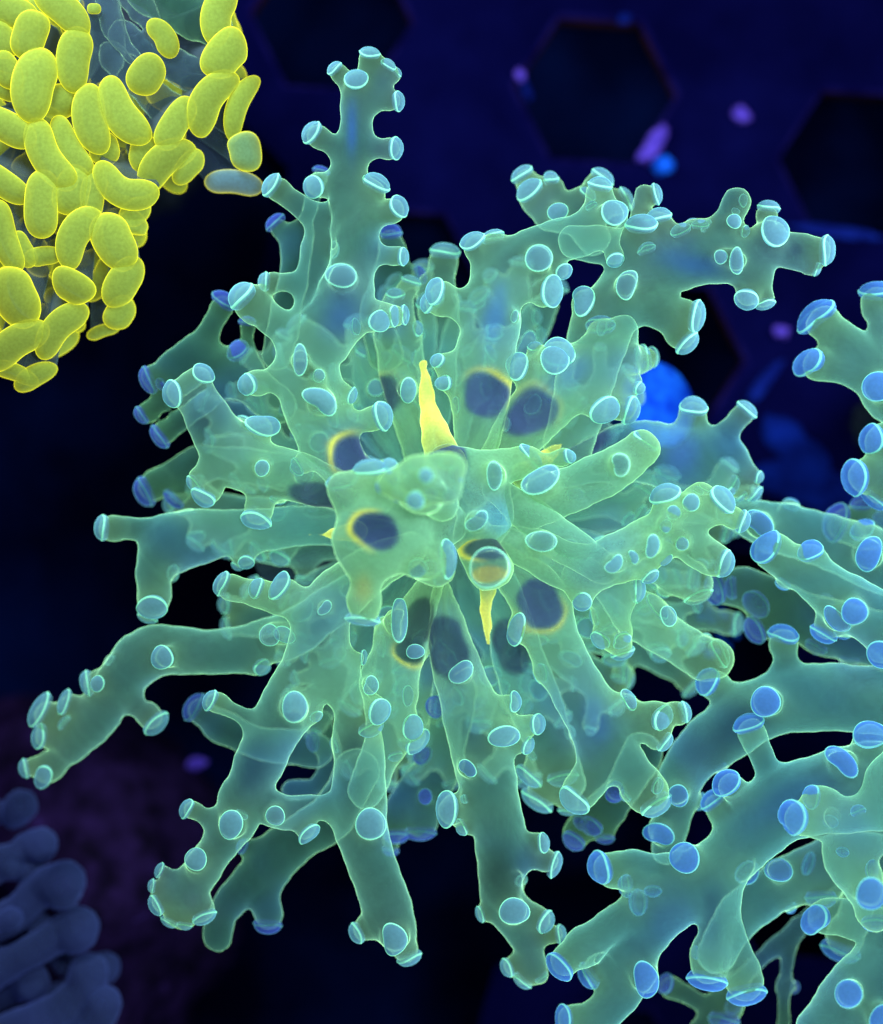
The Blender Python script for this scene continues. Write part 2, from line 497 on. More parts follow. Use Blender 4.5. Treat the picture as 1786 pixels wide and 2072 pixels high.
RACK_Z = -7.0
def rack():
    """horizontal rack of hexagonal holes under the corals"""
    s = (CAM_H - RACK_Z) / CAM_H
    to = lambda x, y: ((x - W_PX / 2) / 100 * s, -(y - H_PX / 2) / 100 * s)
    pitch = 555 / 100 * s
    ang = math.radians(-15.5)
    a = np.array([math.cos(ang), math.sin(ang)]) * pitch
    c = np.array([math.cos(ang - math.pi / 3), math.sin(ang - math.pi / 3)]) * pitch
    o0 = np.array(to(1205, 182))
    V, F = [], []
    th = 0.55
    rin = 1.66 * s; rout = pitch / math.sqrt(3)
    for i in range(-6, 7):
        for j in range(-6, 7):
            ctr = o0 + i * a + j * c
            px = ctr[0] / s * 100 + W_PX / 2; py = -ctr[1] / s * 100 + H_PX / 2
            if abs(ctr[0]) > 22 or abs(ctr[1]) > 24 or px < 560 or (px < 1150 and py > 1250): continue
            b0 = len(V)
            for kx in range(6):
                t = ang + math.pi / 6 + kx * math.pi / 3
                t2 = t + math.radians(-18)
                V.append((ctr[0] + rout * math.cos(t), ctr[1] + rout * math.sin(t), RACK_Z))
                V.append((ctr[0] + rin * 1.05 * math.cos(t2), ctr[1] + rin * 1.05 * math.sin(t2), RACK_Z))
                V.append((ctr[0] + rin * 0.985 * math.cos(t2), ctr[1] + rin * 0.985 * math.sin(t2), RACK_Z - 0.09))
                V.append((ctr[0] + rin * 0.985 * math.cos(t2), ctr[1] + rin * 0.985 * math.sin(t2), RACK_Z - th))
            for kx in range(6):
                p = b0 + kx * 4; q = b0 + ((kx + 1) % 6) * 4
                F += [(p, q, q + 1, p + 1), (p + 1, q + 1, q + 2, p + 2), (p + 2, q + 2, q + 3, p + 3)]
    o = mesh_obj('hexagonal_hole_rack', V, F, M_RACK, None, smooth=False)
    o.data.materials.append(M_LIP); o.data.materials.append(M_WALLR)
    for i, p in enumerate(o.data.polygons):
        p.material_index = i % 3
    tag(o, 'dark indigo rack with hexagonal holes behind the corals', None, None, 'structure')
    fl = mesh_obj('tank_floor', [(-60, -60, RACK_Z - 3.2), (60, -60, RACK_Z - 3.2), (60, 60, RACK_Z - 3.2), (-60, 60, RACK_Z - 3.2)], [(0, 1, 2, 3)], M_FLOOR, None, smooth=False)
    tag(fl, 'black tank floor seen through the rack holes', None, None, 'structure')
rack()

# =================================================================== the large green coral
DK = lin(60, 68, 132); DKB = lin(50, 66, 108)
main = thing('branching_coral', 'large pale green branching coral with round blue tips filling the centre', 'coral', tuple(P(885, 1060, 0)[:2]) + (RACK_Z,))
T = lambda *a, **kw: tentacle(main, *a, **{'extra': 2 if kw.get('pal', 'main') == 'main' and kw.get('dens', 0) < .35 else 0, **kw})

# stony stem below the tentacles, standing on the rack
def stem(parent, x, y, z0, r0, r1, mat, name='stony_stem', zb=RACK_Z):
    p = P(x, y, z0); nseg = 40
    V, F = [], []
    zs = np.linspace(zb, p[2], 9)
    for i, z in enumerate(zs):
        t = i / 8
        rr = r0 + (r1 - r0) * t ** 1.6
        for j in range(nseg):
            a = 2 * math.pi * j / nseg
            q = rr * (1 + 0.05 * math.cos(a * 12) + 0.03 * math.sin(3 * a + 2 * t))
            V.append((p[0] * 0.97 + q * math.cos(a), p[1] * 0.97 + q * math.sin(a), z))
    for i in range(8):
        for j in range(nseg):
            k2 = (j + 1) % nseg
            F.append((i * nseg + j, i * nseg + k2, (i + 1) * nseg + k2, (i + 1) * nseg + j))
    V.append((p[0] * 0.97, p[1] * 0.97, p[2] + 0.05)); c = len(V) - 1
    for j in range(nseg):
        F.append((8 * nseg + j, 8 * nseg + (j + 1) % nseg, c))
    return mesh_obj(name, V, F, mat, parent)
M_STONE = noise_mat('dim_coral_skeleton', (0.02, 0.03, 0.05), (0.05, 0.06, 0.09), 3.0)
stem(main, 885, 1060, -260, 0.9, 1.6, M_STONE)

# pleated mouth disc between the tentacle bases
def mouth_disc(parent, x, y, z, rad):
    c = P(x, y, z); nr, na = 26, 300   # pleats radiate from the mouth
    V, C, F = [], [], []
    for i in range(nr + 1):
        t = i / nr
        for j in range(na):
            a = 2 * math.pi * j / na
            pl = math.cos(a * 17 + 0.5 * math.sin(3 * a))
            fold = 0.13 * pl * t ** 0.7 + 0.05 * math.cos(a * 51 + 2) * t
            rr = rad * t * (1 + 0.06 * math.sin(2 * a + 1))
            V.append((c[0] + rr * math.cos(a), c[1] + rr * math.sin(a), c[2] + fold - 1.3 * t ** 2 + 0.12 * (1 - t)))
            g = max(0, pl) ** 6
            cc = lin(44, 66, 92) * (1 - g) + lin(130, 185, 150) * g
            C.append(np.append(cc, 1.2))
    for i in range(nr):
        for j in range(na):
            k2 = (j + 1) % na
            F.append((i * na + j, (i + 1) * na + j, (i + 1) * na + k2, i * na + k2))
    return mesh_obj('mouth_disc', V, np.array(F), M_ARM, parent, C)
mouth_disc(main, 890, 1040, -75, 3.9)
def ridge(parent, pts, name='yellow_ridge'):
    ch = seg_chain(pts)
    f, org = build_field([ch], 0.04, 0.2, 0.05)
    V, F = surface_nets(f, org, 0.04)
    root, end = P(*pts[0][:3]), P(*pts[-1][:3])
    t = np.clip(((V - root) @ (end - root)) / ((end - root) @ (end - root)), 0, 1)[:, None]
    mo = 0.5 + 0.5 * np.sin(9 * V[:, 0] + 4) * np.sin(7 * V[:, 1])
    w = np.clip((t - 0.05) / 0.35, 0, 1) * (0.75 + 0.25 * mo[:, None])
    C = np.column_stack([(lin(150, 205, 120) * (1 - w) + lin(245, 236, 112) * 1.3 * w), 0.35 + 0.2 * w])
    return mesh_obj(name, V, F, M_ARM, parent, C)
ridge(main, [(900, 945, 40, 44), (886, 890, 32, 30), (872, 840, 18, 19), (862, 785, 2, 13), (855, 738, -12, 9)])
ridge(main, [(985, 1160, 20, 26), (985, 1220, 10, 15), (986, 1300, -25, 5)])
ridge(main, [(720, 1075, 10, 18), (680, 1080, -5, 13), (625, 1083, -30, 5)])
ridge(main, [(1060, 960, 0, 26), (1100, 930, -10, 16), (1135, 900, -30, 7)])

# ---- tall arm at the top
T([[(730,200,60,31),(717,300,60,33),(708,380,55,38),(715,460,50,47),(712,540,48,48),(680,640,38,62),(622,720,25,64),(630,800,15,66),(660,880,5,60),(705,955,-20,48),(760,1010,-40,35)],
   [(700,420,20,22),(652,460,10,28),(634,560,5,30),(620,640,10,28)]],
 [(748,107,21,738,195,25),(720,160,24,722,205,45),(786,130,17,750,190,20),(802,146,14,752,196,-5),(676,138,20,715,185,8),(806,205,21,745,205,2),(801,300,23,735,300,10),(630,268,25,705,315,28),(633,378,25,690,365,42),(762,370,28,735,420,12),(808,418,25,745,450,32),(816,520,20,750,515,2),(690,558,29,690,600,50,{'dens':.35}),
  (548,374,28,650,450,10,{'z':30}),(487,597,40,600,690,10,{'br':33,'asp':.8,'rot':25}),(535,570,22,630,575,5,{'z':5}),(768,650,25,720,645,35),(797,640,20,725,645,15),(818,637,18,725,645,0),(500,778,28,570,770,22,{'asp':.85}),(649,810,30,645,815,40),(607,728,22,620,725,20,{'asp':.65,'dens':.4}),(645,760,13,650,755,25,{'dens':.3}),(775,842,30,690,860,22,{'bend':.3,'rot':-80}),(712,802,17,670,790,0),(720,662,17,690,670,5),(601,945,20,650,915,4)],
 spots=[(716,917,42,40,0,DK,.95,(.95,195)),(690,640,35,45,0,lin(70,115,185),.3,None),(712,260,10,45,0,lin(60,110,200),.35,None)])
# stalk far behind the tall arm
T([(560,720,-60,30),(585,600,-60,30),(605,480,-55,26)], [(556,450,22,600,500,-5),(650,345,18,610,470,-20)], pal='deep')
# ---- left arm
T([[(720,1000,-30,38),(600,965,5,50),(495,935,20,60),(440,880,25,52),(405,815,25,40),(392,780,25,26)]],
 [(348,797,27,385,790,26,{'asp':.9}),(412,755,24,392,778,18),(533,860,31,500,890,42),(530,947,16,530,950,30,{'dens':.4}),(412,1008,27,430,960,12,{'bend':.3}),(394,980,22,425,950,2),(516,1050,31,535,985,8,{'bend':-.35}),(600,950,16,590,960,4)],
 spots=[(650,1005,60,30,12,DKB,.9,None),(420,850,38,50,20,lin(60,100,95),.3,None)])
# ---- left rear arms
T([[(560,820,-70,40),(470,750,-62,38),(395,725,-60,38),(360,735,-60,30)]],
 [(455,608,26,405,705,15,{'br':23}),(298,770,26,360,740,8),(325,778,14,365,745,20),(480,708,29,500,745,12,{'asp':.8}),(500,650,18,500,740,5),(285,840,21,400,800,-5,{'br':17}),(322,885,26,420,850,-10)], pal='deep', dens=.28)
T([(620,960,-110,40),(470,940,-112,34),(400,940,-118,26)], [(292,995,34,400,930,-5,{'asp':.7}),(350,1010,22,410,950,5)], pal='deep')
# ---- left middle arm
T([[(780,1085,-60,32),(620,1065,-45,40),(470,1078,-40,46),(355,1098,-42,60),(312,1150,-48,36),(312,1195,-50,24)]],
 [(207,1068,29,330,1075,2,{'br':25}),(308,1230,31,314,1185,36),(298,1250,20,314,1195,-8),(498,1138,18,500,1090,26),(480,1145,14,500,1095,-5)], warm=.1)
# ---- big lower left arm with its bridge
T([[(830,1110,-20,36),(725,1170,8,52),(655,1240,22,56),(640,1330,25,62),(580,1430,25,56),(525,1540,15,50),(482,1640,5,44),(428,1730,-10,38),(392,1785,-20,33),(378,1805,-22,24)],
   [(650,1330,25,60),(705,1415,25,42),(724,1500,20,50),(728,1640,12,55),(748,1740,0,50),(785,1840,-15,48),(804,1880,-20,34)],
   [(720,1635,15,32),(650,1632,15,24),(572,1640,15,28)],[(480,1600,0,30),(560,1645,12,28)]],
 [(425,1416,23,520,1460,12),(596,1430,29,600,1450,50),(768,1440,27,720,1420,42),(752,1472,28,720,1420,4),(640,1450,14,650,1440,22,{'dens':.3}),(467,1668,27,480,1670,40,{'asp':.9}),(377,1635,20,450,1670,16),(396,1738,23,402,1762,40),(626,1686,23,572,1645,22),(557,1650,20,566,1642,28,{'dens':.35}),(750,1667,32,750,1690,45),
  (322,1760,14,375,1785,8),(308,1792,14,372,1798,3),(315,1832,22,372,1805,12),(342,1866,18,376,1812,-6),(374,1872,15,382,1812,2),(414,1856,25,388,1800,8),(798,1900,30,802,1872,42),(722,1888,25,782,1862,0),(828,1938,25,806,1882,-10),
  (448,1183,27,590,1225,10,{'br':24}),(518,1190,23,590,1225,22),(565,1185,29,630,1235,25),(657,1230,14,660,1235,25,{'dens':.3}),(735,1330,13,700,1320,6,{'dens':.3})],
 spots=[(640,1290,40,55,20,lin(62,105,100),.25,None),(510,1550,26,50,20,lin(50,95,140),.25,None),(715,1560,22,70,0,lin(45,85,105),.15,None)])
# ---- long arm reaching to the far lower left
T([[(760,1165,-60,34),(650,1240,-52,45),(560,1295,-50,48),(430,1318,-54,44),(300,1322,-60,54),(238,1390,-78,44),(182,1468,-95,40),(125,1530,-115,24),(102,1548,-118,17)]],
 [(327,1330,26,400,1325,32),(176,1380,26,245,1370,0),(197,1383,17,240,1385,20),(80,1437,30,150,1475,18),(80,1490,25,150,1500,18),(316,1464,28,250,1405,2,{'br':22}),(50,1555,20,100,1545,6),(86,1572,24,100,1555,22),(130,1420,22,175,1440,12),(530,1350,22,480,1330,6,{'asp':.8}),(545,1285,22,560,1290,26,{'dens':.3}),(575,1285,20,590,1270,20,{'dens':.3})], warm=.14, dens=.28)
# ---- middle lower arms
T([[(872,1180,-20,24),(825,1270,0,46),(788,1370,0,58),(790,1450,-10,50),(770,1525,-22,40),(740,1600,-40,36)]],
 [(808,1252,30,775,1275,36,{'asp':.6,'bend':.0,'notch':.18}),(840,1318,17,830,1322,22),(825,1408,17,808,1400,16,{'asp':.75}),(836,1472,26,795,1470,32),(845,1500,27,795,1480,28),(750,1387,18,750,1385,22,{'dens':.35}),(800,1530,16,790,1500,5)],
 spots=[(845,1265,30,55,20,lin(48,70,80),.9,None),(832,1318,34,26,40,lin(42,66,78),.9,(.8,130))])
T([[(893,1190,-30,16),(905,1270,-10,38),(925,1350,5,50),(950,1440,10,58),(980,1540,10,61),(1000,1640,5,54),(1015,1730,-10,50),(1010,1800,-20,42),(1045,1865,-30,34),(1075,1925,-40,28),(1080,1955,-45,19)]],
 [(933,1360,24,930,1365,60),(1043,1420,19,1005,1430,40),(1088,1465,23,1025,1462,26),(1020,1490,28,1022,1450,40,{'asp':1.2}),(1068,1510,20,1025,1490,10),(903,1637,32,965,1640,45,{'asp':.82}),(933,1675,18,965,1655,12),(1040,1843,29,1032,1852,50),(1104,1865,26,1055,1845,10),(1134,1890,20,1075,1900,0),(971,1850,16,1015,1838,2),(1026,1958,20,1065,1945,2),(1056,1985,22,1076,1962,-5),(1096,1978,15,1085,1965,-2),(1122,1748,23,1060,1730,2),(1100,1705,19,1050,1718,20),(945,1555,18,955,1550,22,{'dens':.4,'col':lin(90,140,205)})],
 spots=[(905,1310,44,70,-8,DKB,.85,None),(950,1460,26,55,-15,lin(62,115,150),.25,None),(1005,1770,38,45,0,lin(40,78,80),.2,None)])
T([[(1010,1130,0,36),(1085,1205,20,60),(1120,1300,25,55),(1170,1400,25,56),(1212,1470,20,60),(1228,1525,15,50)],
   [(1228,1510,15,46),(1195,1575,14,36),(1175,1605,14,30)],[(1240,1510,15,46),(1290,1580,10,38),(1310,1605,8,34)],[(1225,1455,22,44),(1290,1452,22,30),(1315,1455,20,29)]],
 [(1043,1273,27,1080,1275,36),(1093,1363,22,1120,1360,-30,{'dens':.4}),(1158,1622,33,1185,1590,18,{'bend':.3,'rot':-30}),(1328,1628,34,1300,1590,4),(1341,1455,32,1310,1455,8,{'br':29}),(1272,1415,21,1245,1440,18,{'dens':.5}),(1346,1502,24,1300,1470,-4),(1385,1440,24,1310,1460,-24,{'br':21}),(1330,1590,18,1290,1575,12,{'dens':.4})],
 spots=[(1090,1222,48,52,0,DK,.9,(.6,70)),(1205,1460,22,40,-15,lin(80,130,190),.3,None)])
# rear arm between them
T([[(1020,1180,-45,30),(1040,1300,-50,50),(1080,1420,-50,56),(1120,1520,-58,42),(1150,1580,-70,32)]],
 [(1070,1572,28,1110,1525,0,{'asp':1.15}),(1138,1573,28,1130,1530,2,{'asp':1.15}),(1085,1620,34,1120,1570,-12),(1150,1640,20,1150,1590,-8)], spots=[(1035,1305,36,60,-10,DKB,.8,None)], warm=.1)
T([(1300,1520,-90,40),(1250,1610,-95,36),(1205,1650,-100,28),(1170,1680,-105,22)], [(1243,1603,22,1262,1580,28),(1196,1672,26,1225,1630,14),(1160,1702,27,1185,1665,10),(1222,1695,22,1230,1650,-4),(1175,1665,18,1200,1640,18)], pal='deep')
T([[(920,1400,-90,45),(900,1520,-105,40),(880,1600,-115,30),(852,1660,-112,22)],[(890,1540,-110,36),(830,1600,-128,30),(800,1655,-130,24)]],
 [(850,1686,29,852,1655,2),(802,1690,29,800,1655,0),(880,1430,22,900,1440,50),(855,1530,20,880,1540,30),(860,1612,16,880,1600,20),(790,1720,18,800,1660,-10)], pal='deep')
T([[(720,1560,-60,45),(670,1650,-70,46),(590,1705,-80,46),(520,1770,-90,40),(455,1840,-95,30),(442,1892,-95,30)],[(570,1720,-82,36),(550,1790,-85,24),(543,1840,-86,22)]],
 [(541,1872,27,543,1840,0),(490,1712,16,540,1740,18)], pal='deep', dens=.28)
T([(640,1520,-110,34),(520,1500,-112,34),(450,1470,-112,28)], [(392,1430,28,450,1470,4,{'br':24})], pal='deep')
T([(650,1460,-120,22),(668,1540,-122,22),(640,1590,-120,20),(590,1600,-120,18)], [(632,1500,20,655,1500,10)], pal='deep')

# ---- upper middle
T([[(850,930,-60,30),(825,800,-50,46),(805,700,-48,46),(800,640,-55,36)]],
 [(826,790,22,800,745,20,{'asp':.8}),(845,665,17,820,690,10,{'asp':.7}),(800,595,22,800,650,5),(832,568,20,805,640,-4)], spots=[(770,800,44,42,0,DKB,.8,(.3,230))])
T([[(880,840,-70,32),(885,740,-66,38),(890,640,-72,38),(872,590,-80,30)]], [(870,608,30,885,640,14),(900,508,33,890,600,-4,{'br':30})], pal='main', warm=.1)
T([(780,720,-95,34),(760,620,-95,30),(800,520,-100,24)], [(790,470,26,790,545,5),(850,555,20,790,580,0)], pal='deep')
# ---- upper right arm
T([[(960,1000,-30,28),(965,890,0,46),(975,780,18,60),(990,670,30,60),(1012,570,35,58),(1090,505,30,48),(1180,472,25,42),(1235,440,25,34)]],
 [(955,487,27,985,545,22),(996,478,25,1015,535,-22),(880,590,29,940,625,26,{'asp':.85}),(866,612,24,940,630,4),(1090,523,28,1085,535,30,{'dens':.4}),(1141,550,19,1115,540,26),(1118,590,32,1040,590,46,{'br':26}),(1215,372,28,1195,455,12,{'br':24}),(1243,430,28,1205,455,42),(1245,527,19,1235,470,22),(885,730,20,945,750,8,{'asp':.75}),(897,775,22,945,780,10,{'asp':.75}),(922,820,14,945,815,8,{'asp':.75}),(1040,640,10,1020,640,24,{'dens':.3})],
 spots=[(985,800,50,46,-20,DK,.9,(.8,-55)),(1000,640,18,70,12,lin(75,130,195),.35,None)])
T([[(1200,480,-50,34),(1160,430,-52,36),(1120,420,-52,34)]], [(1070,384,30,1115,450,20,{'br':26}),(1055,352,27,1110,425,-6,{'br':22}),(1112,362,24,1125,420,0),(1220,358,28,1170,425,0),(1268,402,24,1185,440,-6),(1190,392,18,1160,425,18),(1128,428,20,1140,450,22)], warm=.25, dens=.4)
# ---- long right-hand arm
T([[(1150,900,-30,50),(1185,770,-15,58),(1225,650,0,62),(1300,565,15,56),(1400,530,25,50),(1500,522,25,50),(1570,508,20,34),(1620,505,15,22)],
   [(1440,500,25,30),(1470,450,20,26),(1488,408,18,24)],[(1160,490,18,34),(1240,500,20,38),(1330,522,20,44)]],
 [(1298,452,32,1302,530,24,{'br':26}),(1331,437,28,1350,505,6),(1328,392,22,1285,520,-8,{'via':(1300,400,10),'br':18}),(1376,465,21,1392,500,8),(1416,455,17,1415,500,5),(1402,450,14,1405,500,-8),(1503,405,13,1486,412,14),(1488,428,9,1478,440,16),(1485,448,15,1474,455,20),(1508,468,13,1475,460,16),
  (1555,420,23,1545,500,-15),(1568,467,33,1540,500,36,{'asp':.9}),(1672,507,29,1610,505,10),(1652,546,15,1600,520,-10),(1510,607,26,1530,545,26),(1547,615,20,1535,545,-8),(1410,640,32,1290,625,12,{'br':30}),(1391,694,29,1320,620,-4,{'br':26}),(1458,520,14,1455,525,24,{'dens':.4}),(1490,528,20,1485,528,22,{'asp':.7,'dens':.4}),(1265,575,26,1265,580,28,{'dens':.25}),(1180,607,30,1215,645,36)],
 spots=[(1400,535,50,20,10,lin(62,115,185),.25,None),(1612,505,14,16,0,DKB,.4,None)])
# ---- arms of the right middle
T([[(960,975,-40,20),(1045,880,-10,52),(1115,805,5,64),(1205,735,10,58),(1240,715,5,48)],[(1225,740,10,44),(1252,690,16,34),(1258,668,18,32)]],
 [(1225,830,33,1195,815,40),(1275,830,30,1215,805,8,{'asp':.8}),(1130,712,34,1120,745,40),(1122,728,30,1110,750,40),(1045,740,30,1080,770,40),(1082,702,17,1075,760,14),(1215,658,28,1215,690,-30,{'dens':.5,'col':lin(85,130,220)}),(1300,725,28,1230,730,-50),(1322,722,21,1230,730,-60),(1293,785,20,1240,770,0,{'asp':.7})],
 spots=[(1072,838,54,48,-35,DK,.9,(.3,-60)),(1150,760,40,24,-30,lin(80,130,200),.25,None)])
T([[(1120,960,-60,34),(1200,930,-52,46),(1290,915,-45,62),(1390,930,-45,70),(1465,935,-50,50)]],
 [(1403,822,30,1400,885,18,{'br':22}),(1512,828,24,1450,895,2),(1534,966,16,1480,945,2),(1528,1000,20,1480,950,-6),(1500,1005,14,1470,960,-12),(1478,985,26,1440,960,-8)], spots=[(1180,895,64,30,-15,DK,.9,None),(1375,925,34,50,0,lin(80,125,205),.3,None)], warm=.05)
# ---- near tubes crossing in front, right of the mouth
T([[(1060,1040,35,40),(1110,1005,48,48),(1170,985,55,47),(1240,950,62,45),(1295,915,62,37)]],
 [(1309,889,30,1280,925,6,{'dome':.5}),(1094,972,34,1110,1005,50),(1255,940,22,1250,945,24,{'dens':.2,'notch':.3})], warm=.42, dens=.55)
T([[(905,950,45,52),(955,980,55,60),(985,1040,62,56),(960,1085,60,44)],[(960,960,55,40),(1030,935,45,28),(1068,930,40,18)]],
 [(1076,922,28,1050,940,4,{'asp':1.2,'dome':.6}),(1000,962,22,990,970,28,{'asp':.75,'dens':.25}),(1152,925,20,1050,935,10,{'br':12}),(965,1055,21,960,1055,30,{'dens':.3})],
 spots=[(903,932,42,40,0,DK,.85,(.5,180)),(1010,1050,30,25,0,lin(90,165,190),.3,None)], warm=.42, dens=.55)
T([[(1000,990,65,24),(1060,1035,75,37),(1120,1085,78,41),(1180,1125,76,38),(1220,1150,70,34)]], [], warm=.45, dens=.55)
T([[(970,1095,55,34),(1060,1105,62,40),(1130,1140,68,46),(1200,1150,70,48),(1270,1112,68,48),(1350,1072,62,44),(1412,1035,56,32)],
   [(1360,1075,58,40),(1410,1110,50,38),(1435,1130,46,32)],[(1195,1150,70,34),(1182,1190,62,22)]],
 [(1345,1000,30,1365,1040,16,{'asp':1.1}),(1462,1010,32,1415,1040,16),(1502,1055,25,1440,1030,-8),(1466,1140,30,1420,1115,10,{'asp':.85}),(1398,1017,18,1395,1025,28),(1363,1037,15,1360,1045,26),(1347,1065,13,1345,1068,24),(1320,1105,19,1315,1100,28),(1282,1127,12,1280,1122,26),(1243,1142,18,1240,1135,28),(1345,1132,15,1335,1100,20),(1316,1166,20,1290,1125,6),(1410,992,12,1405,1015,10),(1426,987,13,1412,1012,4),(1178,1218,22,1182,1195,20),(1095,1095,26,1095,1105,26,{'asp':1.25,'dens':.25}),(1380,1100,14,1370,1090,24,{'dens':.4}),(1265,1165,14,1250,1140,16)],
 warm=.42, dens=.55)
T([[(1180,1170,10,44),(1232,1205,12,42),(1240,1250,10,30),(1240,1278,8,28)]], [(1214,1296,23,1235,1265,10),(1258,1296,23,1242,1265,12),(1260,1320,24,1242,1270,-16),(1290,1192,27,1240,1190,4,{'bend':.2})], warm=.4)
T([[(1240,1190,-20,40),(1290,1245,-20,48),(1360,1295,-25,44),(1425,1335,-25,42),(1448,1330,-25,34)]], [(1330,1228,24,1300,1255,16),(1352,1246,20,1320,1270,20,{'dens':.4}),(1456,1322,30,1430,1335,4,{'dens':.3,'col':lin(130,180,140)})], warm=.3)
T([[(1300,1120,-20,40),(1370,1160,-30,42),(1405,1180,-32,34)]], [(1412,1205,30,1400,1175,0,{'dens':.25,'col':lin(120,170,150)})], warm=.25)

# ---- shorter arms of the inner rings, filling between the long ones
AUX = [(-112,330,-70),(-96,400,-85),(-82,330,-60),(-62,420,-80),(-52,330,-60),(-38,380,-80),(-10,360,-70),(4,470,-85),(14,420,-70),(26,470,-80),(36,360,-60),(47,420,-80),(60,380,-90),(76,330,-70),(98,360,-75),(112,330,-80),(124,400,-80),(140,330,-80),(152,380,-90),(168,330,-80),(182,430,-90),(196,380,-75),(208,420,-90),(222,400,-90),(236,380,-75),(250,330,-70),(70,450,-110),(86,430,-115),(104,440,-110),(-2,520,-110),(18,520,-105),(32,500,-105),(-70,430,-110)]
def radial_arm(ang, length, z):
    a = math.radians(ang + random.uniform(-3, 3))
    dx, dy = math.cos(a), math.sin(a)
    nx, ny = -dy, dx
    w = random.uniform(-25, 25)
    at_ = lambda t, o=0: (885 + dx * (50 + length * t) + nx * (o + w * math.sin(3 * t)), 1045 + dy * (50 + length * t) + ny * (o + w * math.sin(3 * t)))
    tr = [(*at_(0), z - 20, 22), (*at_(.35), z - 45, 44), (*at_(.65), z - 62, 46), (*at_(.9), z - 85, 36), (*at_(1.0), z - 98, 26)]
    tips = []
    for k in range(random.randint(5, 8)):
        t = random.uniform(.45, 1.0); sd = random.choice((-1, 1))
        b = at_(t); e = at_(t + random.uniform(.02, .16), sd * random.uniform(52, 78))
        tips.append((*e, random.uniform(15, 25), *b, random.uniform(-12, 26)))
    e = at_(1.14, random.uniform(-14, 14)); b = at_(.98)
    tips.append((*e, random.uniform(20, 26), *b, 4))
    for k in range(random.choice((0, 1, 1))):
        t = random.uniform(.5, .95); p = at_(t, random.uniform(-18, 18))
        tips.append((*p, random.uniform(15, 24), *p, 30))
    T(tr, tips, dens=.34, extra=0, h=0.062, warm=.12)
for a_ in AUX:
    radial_arm(*a_)

# ---- near bulb and cluster over the mouth (closest to the lens)
T([[(900,1060,90,44),(845,1050,130,52),(795,1065,165,72),(760,1085,180,84)],[(752,1105,180,66),(742,1175,172,30),(737,1215,168,25)],[(770,1050,170,50),(715,1010,175,36),(698,985,175,27)],[(800,1100,160,44),(850,1130,140,34),(880,1145,130,28)]],
 [(735,1255,31,737,1215,-4,{'dome':.6}),(690,975,28,700,995,12),(748,948,30,760,1010,14,{'asp':1.2}),(785,942,24,790,1010,10),(905,1130,30,875,1140,14,{'asp':.7}),(896,1166,22,870,1145,8),(872,1148,16,855,1135,22,{'dens':.3}),(845,1150,20,840,1130,20,{'dens':.25})],
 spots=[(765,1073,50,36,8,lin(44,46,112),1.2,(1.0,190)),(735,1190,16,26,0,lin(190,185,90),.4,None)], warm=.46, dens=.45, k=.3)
T([[(890,1020,150,36),(850,995,220,36),(815,980,270,30),(795,975,285,22)],[(850,995,220,34),(868,960,275,30),(902,950,285,24)],[(860,1000,230,30),(905,985,270,24)],[(840,1000,230,30),(838,955,280,24)]],
 [(792,968,17,800,976,16),(768,985,14,800,978,2),(905,935,17,898,952,12),(922,965,18,898,962,14),(932,938,13,902,948,4),(845,938,17,840,958,10),(880,930,14,872,958,14),(840,1012,19,840,992,24),(805,1004,15,822,986,16),(862,962,15,864,966,26),(908,1000,15,902,985,12),(872,1000,13,868,990,24),(820,948,13,836,960,4)], warm=.5, dens=.5)
T([[(960,1085,50,40),(975,1120,75,44),(992,1152,95,42)]], [(990,1148,42,990,1150,26,{'dens':.16,'notch':.0,'dome':.7})],
 spots=[(985,1112,46,24,5,lin(45,55,85),1.2,(1.0,170)),(990,1160,34,18,0,lin(235,215,60),.9,None)], warm=.55, dens=1.0)  # yellow spot paints the lit inside of the opening

